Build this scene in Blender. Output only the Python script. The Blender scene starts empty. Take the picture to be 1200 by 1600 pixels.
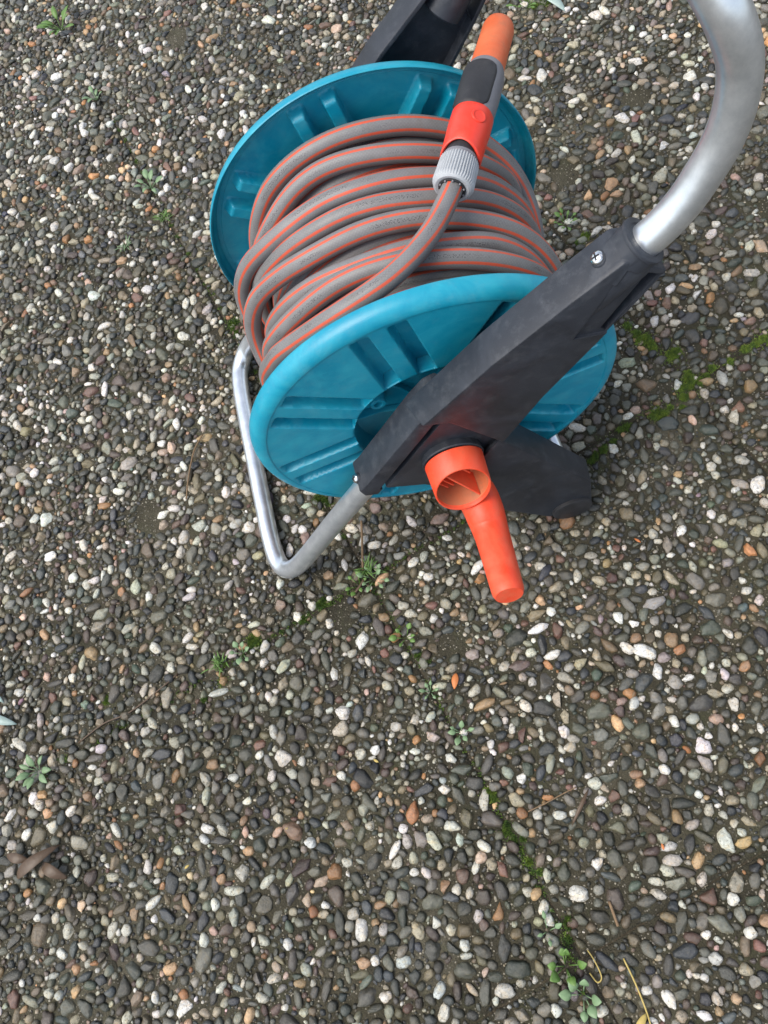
import bpy, bmesh, math, random
import numpy as np
from mathutils import Vector, Matrix
from mathutils import noise as mnoise

random.seed(7)
rng = np.random.default_rng(11)
S = bpy.context.scene
COL = S.collection

# ------------------------------------------------------------------ camera
cam_d = bpy.data.cameras.new("camera"); cam = bpy.data.objects.new("camera", cam_d); COL.objects.link(cam)
R0 = Vector((0.9456317, -0.2366914, -0.2230646))      # right
R1 = Vector((-0.3021987, -0.8929730, -0.3335792))     # down
R2 = Vector((-0.1202353, 0.3828529, -0.9159515))      # forward
CAMP = Vector((0.0130486, -0.3888100, 0.9683379))
cam.matrix_world = Matrix(((R0.x, -R1.x, -R2.x, CAMP.x), (R0.y, -R1.y, -R2.y, CAMP.y), (R0.z, -R1.z, -R2.z, CAMP.z), (0, 0, 0, 1)))
cam_d.sensor_fit = 'VERTICAL'; cam_d.sensor_height = 36.0; cam_d.sensor_width = 27.0
cam_d.lens = 1202 / 1600 * 36.0
cam_d.clip_start = 0.01; cam_d.clip_end = 500
S.camera = cam

# ------------------------------------------------------------------ light: overcast daylight
SUN_EL, SUN_AZ = math.radians(60), math.radians(256)      # azimuth measured like a compass from +y
w = bpy.data.worlds.new("World"); S.world = w; w.use_nodes = True
wn = w.node_tree
bg = wn.nodes["Background"]
sky = wn.nodes.new("ShaderNodeTexSky"); sky.sky_type = 'NISHITA'; sky.sun_disc = False
sky.sun_elevation = SUN_EL; sky.sun_rotation = SUN_AZ
sky.dust_density = 1.5; sky.air_density = 1.0; sky.ozone_density = 1.0
hs = wn.nodes.new("ShaderNodeHueSaturation"); hs.inputs["Saturation"].default_value = .55      # thin white cloud over the blue
wn.links.new(sky.outputs[0], hs.inputs["Color"]); wn.links.new(hs.outputs[0], bg.inputs[0]); bg.inputs[1].default_value = 0.145
sl = bpy.data.lights.new("sun", 'SUN'); sl.energy = 1.75; sl.angle = math.radians(36); sl.color = (1.0, 0.93, 0.82)
so = bpy.data.objects.new("sun", sl); COL.objects.link(so)
sd = Vector((math.sin(SUN_AZ) * math.cos(SUN_EL), math.cos(SUN_AZ) * math.cos(SUN_EL), math.sin(SUN_EL)))
so.rotation_euler = sd.to_track_quat('Z', 'Y').to_euler(); so.location = (0, 0, 5)
S.view_settings.view_transform = 'Standard'; S.view_settings.look = 'None'
S.view_settings.gamma = 1; S.view_settings.use_curve_mapping = False
S.view_settings.exposure = 0.95
S.render.engine = 'CYCLES'

# ------------------------------------------------------------------ material helpers
def new_mat(name):
    m = bpy.data.materials.new(name); m.use_nodes = True
    nt = m.node_tree; b = nt.nodes["Principled BSDF"]
    return m, nt, b

def nd(nt, t, **kw):
    n = nt.nodes.new(t)
    for k, v in kw.items():
        if k in n.inputs.keys() if isinstance(k, str) else False:
            n.inputs[k].default_value = v
        else:
            setattr(n, k, v)
    return n

def noise_n(nt, vec, scale, detail=4, rough=.6, dist=0.0):
    n = nt.nodes.new("ShaderNodeTexNoise"); n.inputs["Scale"].default_value = scale
    n.inputs["Detail"].default_value = detail; n.inputs["Roughness"].default_value = rough
    n.inputs["Distortion"].default_value = dist
    nt.links.new(vec, n.inputs["Vector"]); return n.outputs[0]

def ramp(nt, f, stops):
    r = nt.nodes.new("ShaderNodeValToRGB"); nt.links.new(f, r.inputs[0])
    e = r.color_ramp.elements
    while len(e) < len(stops): e.new(.5)
    for i, (p, c) in enumerate(stops):
        e[i].position = p; e[i].color = (*c, 1) if len(c) == 3 else c
    return r.outputs[0]

def mixc(nt, fac, a, b, mode='MIX'):
    m = nt.nodes.new("ShaderNodeMix"); m.data_type = 'RGBA'; m.blend_type = mode
    for sock, v in ((m.inputs[0], fac), (m.inputs[6], a), (m.inputs[7], b)):
        if isinstance(v, (int, float)): sock.default_value = v
        elif isinstance(v, tuple): sock.default_value = (*v, 1) if len(v) == 3 else v
        else: nt.links.new(v, sock)
    return m.outputs[2]

def math_n(nt, op, a, b=None, clamp=False):
    m = nt.nodes.new("ShaderNodeMath"); m.operation = op; m.use_clamp = clamp
    for i, v in enumerate((a, b)):
        if v is None: continue
        if isinstance(v, (int, float)): m.inputs[i].default_value = v
        else: nt.links.new(v, m.inputs[i])
    return m.outputs[0]

def bump(nt, b, h, strength, dist, bevel=0):
    bm_ = nt.nodes.new("ShaderNodeBump"); bm_.inputs["Strength"].default_value = strength
    bm_.inputs["Distance"].default_value = dist; nt.links.new(h, bm_.inputs["Height"])
    if bevel:
        bv = nt.nodes.new("ShaderNodeBevel"); bv.samples = 4; bv.inputs[0].default_value = bevel
        nt.links.new(bv.outputs[0], bm_.inputs["Normal"])
    nt.links.new(bm_.outputs[0], b.inputs["Normal"])

def objco(nt):
    return nt.nodes.new("ShaderNodeTexCoord").outputs["Object"]

def plastic(name, col, scuff, rough=.42, scuff_amt=.5, dusty=(.3, .27, .22), dust_amt=.25, bevel=0.0012, grain=1400):
    """worn outdoor plastic: faded clouds, fine scratches, dust"""
    m, nt, b = new_mat(name); co = objco(nt)
    cloud = noise_n(nt, co, 16, 6, .65, 1.0)
    f1 = ramp(nt, cloud, [(.42, (0, 0, 0)), (.68, (1, 1, 1))])
    f1 = math_n(nt, 'MULTIPLY', f1, scuff_amt)
    c = mixc(nt, f1, col, scuff)
    # scratches: stretched noise
    mp = nt.nodes.new("ShaderNodeMapping"); mp.inputs["Scale"].default_value = (30, 260, 420); mp.inputs["Rotation"].default_value = (.4, .9, .5)
    nt.links.new(co, mp.inputs[0])
    sc = noise_n(nt, mp.outputs[0], 1.0, 3, .7)
    f2 = ramp(nt, sc, [(.63, (0, 0, 0)), (.72, (1, 1, 1))])
    f2 = math_n(nt, 'MULTIPLY', f2, scuff_amt * .55)
    c = mixc(nt, f2, c, scuff)
    d = noise_n(nt, co, 60, 8, .75)
    f3 = ramp(nt, d, [(.50, (0, 0, 0)), (.75, (1, 1, 1))])
    f3 = math_n(nt, 'MULTIPLY', f3, dust_amt)
    c = mixc(nt, f3, c, dusty)
    sk = noise_n(nt, co, 520, 3, .7)
    c = mixc(nt, math_n(nt, 'MULTIPLY', math_n(nt, 'MULTIPLY', ramp(nt, sk, [(.60, (0, 0, 0)), (.70, (1, 1, 1))]), f3), 1.6, True), c, dusty)
    nt.links.new(c, b.inputs["Base Color"])
    rr = nt.nodes.new("ShaderNodeMapRange"); rr.inputs[3].default_value = rough - .08; rr.inputs[4].default_value = rough + .18
    nt.links.new(cloud, rr.inputs[0]); nt.links.new(rr.outputs[0], b.inputs["Roughness"])
    b.inputs["Specular IOR Level"].default_value = .45
    g = noise_n(nt, co, grain, 2, .5)
    h = math_n(nt, 'ADD', g, math_n(nt, 'MULTIPLY', cloud, 2.0))
    bump(nt, b, h, .25, .0006, bevel)
    return m

M = {}
M['teal'] = plastic("teal_plastic", (.0005, .232, .350), (.030, .35, .45), rough=.32, scuff_amt=.75, dusty=(.14, .30, .36), dust_amt=.22)
M['dark'] = plastic("anthracite_plastic", (.017, .020, .027), (.046, .054, .070), rough=.42, scuff_amt=.5, dusty=(.10, .105, .115), dust_amt=.40, grain=1800)
M['black'] = plastic("black_rubber_plastic", (.015, .015, .017), (.045, .045, .05), rough=.5, scuff_amt=.5, dusty=(.09, .085, .08), dust_amt=.2)
M['orange'] = plastic("orange_plastic", (.72, .058, .018), (.76, .16, .08), rough=.42, scuff_amt=.55, dusty=(.36, .14, .07), dust_amt=.35)
M['orange_faded'] = plastic("faded_orange_plastic", (.56, .10, .03), (.60, .19, .085), rough=.5, scuff_amt=.6, dusty=(.22, .12, .07), dust_amt=.45)
M['orange_dirty'] = plastic("soiled_orange_plastic", (.46, .11, .04), (.36, .16, .08), rough=.6, scuff_amt=.6, dusty=(.16, .10, .055), dust_amt=.7)
M['red'] = plastic("red_orange_plastic", (.72, .040, .018), (.80, .13, .09), rough=.32, scuff_amt=.25, dusty=(.3, .1, .07), dust_amt=.15)
M['grey'] = plastic("mid_grey_plastic", (.15, .15, .165), (.24, .24, .26), rough=.4, scuff_amt=.4, dusty=(.2, .19, .17), dust_amt=.2)
M['lightgrey'] = plastic("light_grey_plastic", (.33, .35, .37), (.52, .54, .56), rough=.45, scuff_amt=.5, dusty=(.22, .20, .17), dust_amt=.3)

def metal(name):
    m, nt, b = new_mat(name); co = objco(nt)
    n1 = noise_n(nt, co, 55, 6, .7)
    c = mixc(nt, ramp(nt, n1, [(.35, (0, 0, 0)), (.7, (1, 1, 1))]), (.60, .64, .68), (.80, .83, .86))
    n2 = noise_n(nt, co, 420, 3, .6)
    c = mixc(nt, math_n(nt, 'MULTIPLY', ramp(nt, n2, [(.62, (0, 0, 0)), (.72, (1, 1, 1))]), .5), c, (.75, .77, .79))
    n3 = noise_n(nt, co, 14, 6, .75)
    c = mixc(nt, math_n(nt, 'MULTIPLY', ramp(nt, n3, [(.60, (0, 0, 0)), (.8, (1, 1, 1))]), .3), c, (.40, .39, .37))
    nt.links.new(c, b.inputs["Base Color"])
    b.inputs["Metallic"].default_value = .86
    rr = nt.nodes.new("ShaderNodeMapRange"); rr.inputs[3].default_value = .26; rr.inputs[4].default_value = .38
    nt.links.new(n1, rr.inputs[0]); nt.links.new(rr.outputs[0], b.inputs["Roughness"])
    bump(nt, b, n1, .03, .0006)
    return m
M['steel'] = metal("galvanised_steel")
m, nt, b = new_mat("screw_metal"); b.inputs["Base Color"].default_value = (.7, .7, .7, 1); b.inputs["Metallic"].default_value = 1; b.inputs["Roughness"].default_value = .22
M['screw'] = m

def hose_mat():
    m, nt, b = new_mat("hose_rubber")
    uv = nt.nodes.new("ShaderNodeUVMap"); uv.uv_map = "UVMap"
    sp = nt.nodes.new("ShaderNodeSeparateXYZ"); nt.links.new(uv.outputs[0], sp.inputs[0])
    u, v = sp.outputs[0], sp.outputs[1]            # u 0..1 around, v metres along
    # five stripes
    fr = math_n(nt, 'FRACT', math_n(nt, 'MULTIPLY', u, 5.0))
    dd = math_n(nt, 'ABSOLUTE', math_n(nt, 'SUBTRACT', fr, .5))
    co = objco(nt)
    wob = noise_n(nt, co, 900, 2, .5)
    dd = math_n(nt, 'ADD', dd, math_n(nt, 'MULTIPLY', math_n(nt, 'SUBTRACT', wob, .5), .05))
    st = ramp(nt, dd, [(.100, (1, 1, 1)), (.122, (0, 0, 0))])
    cl = noise_n(nt, co, 30, 6, .7)
    grey = mixc(nt, cl, (.120, .118, .119), (.200, .197, .197))
    # braid seen through the skin
    def diag(sgn):
        a = math_n(nt, 'ADD', math_n(nt, 'MULTIPLY', v, 300.0), math_n(nt, 'MULTIPLY', u, 18.0 * sgn))
        return math_n(nt, 'ABSOLUTE', math_n(nt, 'SUBTRACT', math_n(nt, 'FRACT', a), .5))
    br = math_n(nt, 'MULTIPLY', diag(1), diag(-1))
    grey = mixc(nt, math_n(nt, 'MULTIPLY', br, 1.1), grey, (.29, .285, .285))
    org = mixc(nt, cl, (.50, .062, .030), (.60, .115, .06))
    org = mixc(nt, math_n(nt, 'MULTIPLY', br, .9), org, (.40, .07, .03))
    c = mixc(nt, st, grey, org)
    # worn printing, small dark marks in a band between two stripes, in runs
    cb = nt.nodes.new("ShaderNodeCombineXYZ"); nt.links.new(math_n(nt, 'MULTIPLY', u, 60.0), cb.inputs[0]); nt.links.new(math_n(nt, 'MULTIPLY', v, 900.0), cb.inputs[1])
    marks = ramp(nt, noise_n(nt, cb.outputs[0], 1.0, 2, .6), [(.53, (0, 0, 0)), (.57, (1, 1, 1))])
    band = math_n(nt, 'LESS_THAN', math_n(nt, 'ABSOLUTE', math_n(nt, 'SUBTRACT', math_n(nt, 'FRACT', math_n(nt, 'ADD', u, .5)), .5)), .030)
    cb2 = nt.nodes.new("ShaderNodeCombineXYZ"); nt.links.new(math_n(nt, 'MULTIPLY', v, 14.0), cb2.inputs[0])
    runs = ramp(nt, noise_n(nt, cb2.outputs[0], 1.0, 2, .5), [(.47, (0, 0, 0)), (.55, (1, 1, 1))])
    pf = math_n(nt, 'MULTIPLY', math_n(nt, 'MULTIPLY', marks, band), runs)
    c = mixc(nt, math_n(nt, 'MULTIPLY', pf, .8), c, (.03, .03, .032))
    # dirt
    d = noise_n(nt, co, 75, 8, .8)
    c = mixc(nt, math_n(nt, 'MULTIPLY', ramp(nt, d, [(.50, (0, 0, 0)), (.72, (1, 1, 1))]), .42), c, (.115, .098, .078))
    nt.links.new(c, b.inputs["Base Color"])
    b.inputs["Roughness"].default_value = .48; b.inputs["Specular IOR Level"].default_value = .4
    bump(nt, b, math_n(nt, 'ADD', br, math_n(nt, 'MULTIPLY', d, .6)), .25, .0006)
    return m
M['hose'] = hose_mat()

def stone_mat():
    m, nt, b = new_mat("pebble_stone")
    at = nt.nodes.new("ShaderNodeAttribute"); at.attribute_name = "stone"
    co = nt.nodes.new("ShaderNodeNewGeometry").outputs["Position"]
    n1 = noise_n(nt, co, 210, 7, .75, 1.0)
    sh = nt.nodes.new("ShaderNodeMapRange"); sh.inputs[1].default_value = .25; sh.inputs[2].default_value = .75
    sh.inputs[3].default_value = .50; sh.inputs[4].default_value = 1.55; nt.links.new(n1, sh.inputs[0])
    vm = nt.nodes.new("ShaderNodeVectorMath"); vm.operation = 'SCALE'
    nt.links.new(at.outputs["Color"], vm.inputs[0]); nt.links.new(sh.outputs[0], vm.inputs[3])
    c = vm.outputs[0]
    # warm and cool veins
    n2 = noise_n(nt, co, 90, 5, .75, 1.5)
    c = mixc(nt, math_n(nt, 'MULTIPLY', ramp(nt, n2, [(.50, (0, 0, 0)), (.62, (1, 1, 1))]), .7), c, mixc(nt, 1.0, c, (1.08, .90, .66), 'MULTIPLY'))
    # pits and crusts, mostly on the pale stones
    n3 = noise_n(nt, co, 330, 4, .8)
    pit = ramp(nt, n3, [(.545, (0, 0, 0)), (.61, (1, 1, 1))])
    pitf = math_n(nt, 'MULTIPLY', math_n(nt, 'MULTIPLY', pit, at.outputs["Alpha"]), .85)
    c = mixc(nt, pitf, c, (.085, .075, .055))
    # pale speckle on dark stones
    n5 = noise_n(nt, co, 1300, 2, .5)
    c = mixc(nt, math_n(nt, 'MULTIPLY', ramp(nt, n5, [(.62, (0, 0, 0)), (.70, (1, 1, 1))]), .22), c, (.36, .34, .30))
    n6 = noise_n(nt, co, 3.2, 5, .6, .5)
    c = mixc(nt, ramp(nt, n6, [(.38, (1, 1, 1)), (.60, (0, 0, 0))]), c, mixc(nt, 1.0, c, (.70, .71, .66), 'MULTIPLY'))
    # film of grime / algae
    n4 = noise_n(nt, co, 26, 7, .75)
    c = mixc(nt, math_n(nt, 'MULTIPLY', ramp(nt, n4, [(.48, (0, 0, 0)), (.72, (1, 1, 1))]), .40), c, (.075, .070, .040))
    nt.links.new(c, b.inputs["Base Color"])
    rr = nt.nodes.new("ShaderNodeMapRange"); rr.inputs[3].default_value = .16; rr.inputs[4].default_value = .50
    nt.links.new(n2, rr.inputs[0]); nt.links.new(rr.outputs[0], b.inputs["Roughness"])
    b.inputs["Specular IOR Level"].default_value = .6
    h = math_n(nt, 'ADD', math_n(nt, 'MULTIPLY', n3, .8), n1)
    bump(nt, b, h, .7, .0016)
    return m
M['stone'] = stone_mat()

def cement_mat(name="cement_matrix",  base=((.024, .022, .014), (.050, .045, .029), (.110, .102, .076))):
    m, nt, b = new_mat(name)
    co = nt.nodes.new("ShaderNodeNewGeometry").outputs["Position"]
    n1 = noise_n(nt, co, 5.5, 6, .7, .6)
    c = ramp(nt, n1, [(.30, base[0]), (.52, base[1]), (.75, base[2])])
    n2 = noise_n(nt, co, 900, 3, .7)
    c = mixc(nt, ramp(nt, n2, [(.35, (0, 0, 0)), (.70, (1, 1, 1))]), mixc(nt, 1.0, c, (.55, .55, .55), 'MULTIPLY'), mixc(nt, 1.0, c, (1.5, 1.45, 1.35), 'MULTIPLY'))
    vo = nt.nodes.new("ShaderNodeTexVoronoi"); vo.inputs["Scale"].default_value = 420; nt.links.new(co, vo.inputs["Vector"])
    sp = nt.nodes.new("ShaderNodeSeparateColor"); nt.links.new(vo.outputs["Color"], sp.inputs[0])
    gr = math_n(nt, 'MULTIPLY', math_n(nt, 'GREATER_THAN', sp.outputs[0], .80), math_n(nt, 'LESS_THAN', vo.outputs["Distance"], .42))
    gc = mixc(nt, sp.outputs[1], (.42, .38, .30), (.04, .038, .034))
    c = mixc(nt, math_n(nt, 'MULTIPLY', gr, .75), c, gc)
    n3 = noise_n(nt, co, 18, 7, .75)
    c = mixc(nt, math_n(nt, 'MULTIPLY', ramp(nt, n3, [(.52, (0, 0, 0)), (.70, (1, 1, 1))]), .45), c, (.048, .058, .022))
    v1 = nt.nodes.new("ShaderNodeTexVoronoi"); v1.inputs["Scale"].default_value = 75; nt.links.new(co, v1.inputs["Vector"])
    sp1 = nt.nodes.new("ShaderNodeSeparateColor"); nt.links.new(v1.outputs["Color"], sp1.inputs[0])
    sx = nt.nodes.new("ShaderNodeSeparateXYZ"); nt.links.new(co, sx.inputs[0])
    out = math_n(nt, 'MAXIMUM', math_n(nt, 'GREATER_THAN', math_n(nt, 'ABSOLUTE', math_n(nt, 'ADD', sx.outputs[0], .07)), 1.035), math_n(nt, 'GREATER_THAN', math_n(nt, 'ABSOLUTE', math_n(nt, 'SUBTRACT', sx.outputs[1], .425)), 1.41))
    far_stone = math_n(nt, 'MULTIPLY', math_n(nt, 'LESS_THAN', v1.outputs["Distance"], .44), out)
    sc_ = ramp(nt, sp1.outputs[0], [(0, (.05, .049, .038)), (.3, (.092, .088, .068)), (.55, (.15, .14, .11)), (.72, (.09, .06, .045)), (.80, (.50, .47, .40)), (1, (.66, .64, .59))])
    c = mixc(nt, far_stone, c, sc_)
    nt.links.new(c, b.inputs["Base Color"]); b.inputs["Roughness"].default_value = .85
    b.inputs["Specular IOR Level"].default_value = .3
    h = math_n(nt, 'ADD', math_n(nt, 'MULTIPLY', n2, .6), math_n(nt, 'ADD', noise_n(nt, co, 200, 4, .7), math_n(nt, 'MULTIPLY', vo.outputs["Distance"], -.5)))
    bump(nt, b, h, .9, .0022)
    return m
M['cement'] = cement_mat()
M['soil'] = cement_mat("joint_soil", ((.030, .024, .015), (.055, .045, .030), (.085, .07, .05)))

def leaf_mat(name, a, b_, rough=.5, back=None, sub=.0):
    m, nt, b = new_mat(name); co = objco(nt)
    at = nt.nodes.new("ShaderNodeObjectInfo")
    n1 = noise_n(nt, nt.nodes.new("ShaderNodeNewGeometry").outputs["Position"], 240, 4, .6)
    c = mixc(nt, n1, a, b_); nt.links.new(c, b.inputs["Base Color"])
    b.inputs["Roughness"].default_value = rough
    bump(nt, b, n1, .3, .001)
    return m
M['leaf'] = leaf_mat("weed_leaf", (.06, .13, .022), (.13, .23, .05))
M['leafpale'] = leaf_mat("pale_weed_leaf", (.11, .19, .09), (.20, .29, .15))
def moss_mat(name, a, b_):
    m, nt, b = new_mat(name); gp_ = nt.nodes.new("ShaderNodeNewGeometry")
    n1 = noise_n(nt, gp_.outputs["Position"], 130, 3, .7)
    rp = ramp(nt, gp_.outputs["Random Per Island"], [(0, a), (.55, tuple((x + y) / 2 for x, y in zip(a, b_))), (1, b_)])
    c = mixc(nt, ramp(nt, n1, [(.40, (0, 0, 0)), (.60, (1, 1, 1))]), mixc(nt, 1.0, rp, (.50, .62, .9), 'MULTIPLY'), rp)
    nt.links.new(c, b.inputs["Base Color"]); b.inputs["Roughness"].default_value = .8
    return m
M['moss'] = moss_mat("moss_green", (.06, .11, .012), (.27, .36, .05))
M['moss2'] = moss_mat("moss_dark", (.035, .07, .008), (.17, .26, .03))
M['dry'] = leaf_mat("dry_brown_leaf", (.045, .024, .012), (.095, .058, .030), .5)
M['olive'] = leaf_mat("grey_green_leaf", (.22, .30, .27), (.36, .45, .42), .45)
M['yellow'] = leaf_mat("yellow_leaf", (.34, .25, .06), (.50, .38, .12), .6)
M['twig'] = leaf_mat("twig_bark", (.10, .055, .03), (.25, .17, .09), .8)
M['orangebit'] = leaf_mat("orange_leaf", (.42, .12, .03), (.55, .2, .06), .6)

# ------------------------------------------------------------------ object helpers
def tag(o, label=None, cat=None, group=None, kind=None):
    if label: o['label'] = label
    if cat: o['category'] = cat
    if group: o['group'] = group
    if kind: o['kind'] = kind
    return o

def empty(name, loc=(0, 0, 0)):
    o = bpy.data.objects.new(name, None); o.location = loc; o.empty_display_size = .05
    COL.objects.link(o); return o

def link_mesh(name, me, mat, parent=None, smooth=True, keep_world=True):
    if mat is not None:
        me.materials.clear(); me.materials.append(mat)
    if smooth:
        me.polygons.foreach_set("use_smooth", [True] * len(me.polygons))
    o = bpy.data.objects.new(name, me); COL.objects.link(o)
    if parent:
        o.parent = parent
        if keep_world:
            base = parent.location.copy()
            if parent.parent: base = base + parent.parent.location
            o.location = -base
    return o

def bm_obj(name, bm, mat, parent=None, smooth=True, angle=None):
    bmesh.ops.recalc_face_normals(bm, faces=bm.faces)
    me = bpy.data.meshes.new(name); bm.to_mesh(me); bm.free()
    o = link_mesh(name, me, mat, parent, smooth)
    if angle is not None:
        me.set_sharp_from_angle(angle=math.radians(angle))
    return o

def catmull(pts, n=10):
    P = [np.array(p, float) for p in pts]; P = [2 * P[0] - P[1]] + P + [2 * P[-1] - P[-2]]
    out = []
    for i in range(1, len(P) - 2):
        p0, p1, p2, p3 = P[i - 1:i + 3]
        for k in range(n):
            t = k / n
            out.append(.5 * ((2 * p1) + (-p0 + p2) * t + (2 * p0 - 5 * p1 + 4 * p2 - p3) * t * t + (-p0 + 3 * p1 - 3 * p2 + p3) * t ** 3))
    out.append(P[-2]); return np.array(out)

def tube_mesh(name, pts, rad, seg=20, caps=True, up=None, twist=None):
    pts = np.asarray(pts, float); n = len(pts)
    rad = np.full(n, rad) if np.isscalar(rad) else np.asarray(rad, float)
    T = np.gradient(pts, axis=0); T /= np.linalg.norm(T, axis=1)[:, None] + 1e-12
    V = np.zeros((n, seg, 3))
    u = np.array([0, 0, 1.0]) if abs(T[0][2]) < .9 else np.array([1.0, 0, 0])
    a = u - T[0] * (u @ T[0]); a /= np.linalg.norm(a)
    ang = np.arange(seg) / seg * 2 * np.pi
    for i in range(n):
        if up is not None:
            a = up[i] - T[i] * (up[i] @ T[i]); a /= np.linalg.norm(a)
        else:
            a = a - T[i] * (a @ T[i]); a /= np.linalg.norm(a)
        bb = np.cross(T[i], a); tw = 0 if twist is None else twist[i]
        V[i] = pts[i] + rad[i] * (np.cos(ang + tw)[:, None] * a + np.sin(ang + tw)[:, None] * bb)
    idx = np.arange(n * seg).reshape(n, seg)
    q = np.stack([idx[:-1], np.roll(idx[:-1], -1, 1), np.roll(idx[1:], -1, 1), idx[1:]], -1).reshape(-1, 4)
    faces = q.tolist()
    if caps:
        faces.append(list(idx[0][::-1])); faces.append(list(idx[-1]))
    me = bpy.data.meshes.new(name); me.from_pydata(V.reshape(-1, 3).tolist(), [], faces)
    return me, q, n, seg

def tube(name, pts, rad, mat, parent=None, seg=20, caps=True):
    me, *_ = tube_mesh(name, pts, rad, seg, caps)
    o = link_mesh(name, me, mat, parent)
    me.set_sharp_from_angle(angle=math.radians(50))
    return o

def lathe(name, origin, axis, prof, mat, parent=None, seg=48, angle=35, radial=None, closed=False):
    """prof: list of (distance along axis, radius); solid of revolution"""
    ax = Vector(axis).normalized(); o0 = Vector(origin)
    a = ax.orthogonal().normalized(); b_ = ax.cross(a)
    bm = bmesh.new(); rings = []
    for s, r in prof:
        ring = []
        for k in range(seg):
            t = 2 * math.pi * k / seg
            rr = r * (radial(k, seg, s) if radial else 1)
            ring.append(bm.verts.new(o0 + ax * s + (a * math.cos(t) + b_ * math.sin(t)) * rr))
        rings.append(ring)
    for i in range(len(rings) - 1 + (1 if closed else 0)):
        A, B = rings[i], rings[(i + 1) % len(rings)]
        for k in range(seg):
            bm.faces.new((A[k], A[(k + 1) % seg], B[(k + 1) % seg], B[k]))
    if not closed:
        bm.faces.new(rings[0][::-1]); bm.faces.new(rings[-1])
    return bm_obj(name, bm, mat, parent, True, angle)

def prism_bm(poly, y0, y1, bev=0.0, shrink=None):
    """poly in (x, z), extruded along y"""
    bm = bmesh.new()
    A = [bm.verts.new((p[0], y0, p[1])) for p in poly]
    B = [bm.verts.new((p[0], y1, p[1])) for p in (shrink or poly)]
    bm.faces.new(A); bm.faces.new(B[::-1])
    n = len(poly)
    for i in range(n): bm.faces.new((A[i], B[i], B[(i + 1) % n], A[(i + 1) % n]))
    bmesh.ops.recalc_face_normals(bm, faces=bm.faces)
    if bev:
        bmesh.ops.bevel(bm, geom=list(bm.edges), offset=bev, segments=2, profile=.5, affect='EDGES', clamp_overlap=True)
    return bm

def temp_obj(bm):
    me = bpy.data.meshes.new("tmp"); bmesh.ops.recalc_face_normals(bm, faces=bm.faces); bm.to_mesh(me); bm.free()
    o = bpy.data.objects.new("tmp", me); COL.objects.link(o); return o

def cyl_bm(p, axis, r, L, seg=28, r2=None):
    ax = Vector(axis).normalized(); a = ax.orthogonal().normalized(); b_ = ax.cross(a); p = Vector(p); r2 = r2 or r
    bm = bmesh.new()
    A = [bm.verts.new(p + (a * math.cos(t) + b_ * math.sin(t)) * r) for t in [2 * math.pi * k / seg for k in range(seg)]]
    B = [bm.verts.new(p + ax * L + (a * math.cos(t) + b_ * math.sin(t)) * r2) for t in [2 * math.pi * k / seg for k in range(seg)]]
    bm.faces.new(A[::-1]); bm.faces.new(B)
    for k in range(seg): bm.faces.new((A[k], A[(k + 1) % seg], B[(k + 1) % seg], B[k]))
    return bm

def boolean(base, ops):
    objs = []
    for kind, bm in ops:
        t = temp_obj(bm); objs.append(t)
        md = base.modifiers.new("b", 'BOOLEAN'); md.operation = kind; md.object = t; md.solver = 'EXACT'
    bpy.context.view_layer.update()
    dg = bpy.context.evaluated_depsgraph_get()
    me = bpy.data.meshes.new_from_object(base.evaluated_get(dg))
    for t in objs + [base]:
        d = t.data; bpy.data.objects.remove(t); bpy.data.meshes.remove(d)
    return me

# ================================================================== THE GROUND
YAW = 0.2556954; E1 = np.array([math.cos(YAW), math.sin(YAW)]); E2 = np.array([-math.sin(YAW), math.cos(YAW)])
ORI = np.array([-0.1568, -0.0694]); SL = .5
TOP = -.0035

g = bmesh.new(); bmesh.ops.create_grid(g, x_segments=40, y_segments=40, size=260)
for v in g.verts: v.co.z = -.0052
ground = bm_obj("ground", g, M['soil']); tag(ground, kind='structure')

slabs = {}
for i in range(-4, 4):
    for j in range(-4, 6):
        gap = .0011
        n = 26
        us = np.linspace(gap, SL - gap, n)
        dz = random.uniform(-.0006, .0006)
        verts = []; rag = lambda t: .0012 * mnoise.noise(Vector((t * 90 + i * 7, j * 3.3, 0)))
        for a_ in range(n):
            for b_ in range(n):
                u, v = us[a_], us[b_]
                if a_ in (0, n - 1): u += rag(v + j)
                if b_ in (0, n - 1): v += rag(u + i + 9)
                p = ORI + E1 * (i * SL + u) + E2 * (j * SL + v)
                z = TOP + dz + .0009 * mnoise.noise(Vector((p[0] * 40, p[1] * 40, 0)))
                if a_ in (0, n - 1) or b_ in (0, n - 1): z -= .0006
                verts.append((p[0], p[1], z))
        fs = [(a_ * n + b_, (a_ + 1) * n + b_, (a_ + 1) * n + b_ + 1, a_ * n + b_ + 1) for a_ in range(n - 1) for b_ in range(n - 1)]
        edge = [k * n for k in range(n)] + [(n - 1) * n + k for k in range(1, n)] + [k * n + n - 1 for k in range(n - 2, -1, -1)] + [k for k in range(n - 2, 0, -1)]
        nb = len(verts)
        for e in edge: verts.append((verts[e][0], verts[e][1], -.03))
        L = len(edge)
        for k in range(L): fs.append((edge[k], nb + k, nb + (k + 1) % L, edge[(k + 1) % L]))
        me = bpy.data.meshes.new("paving_slab"); me.from_pydata(verts, [], fs); me.update()
        bmx = bmesh.new(); bmx.from_mesh(me); bmesh.ops.recalc_face_normals(bmx, faces=bmx.faces)
        bmx.to_mesh(me); bmx.free()
        o = link_mesh("paving_slab", me, M['cement'], ground); slabs[(i, j)] = (o, dz)

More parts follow.
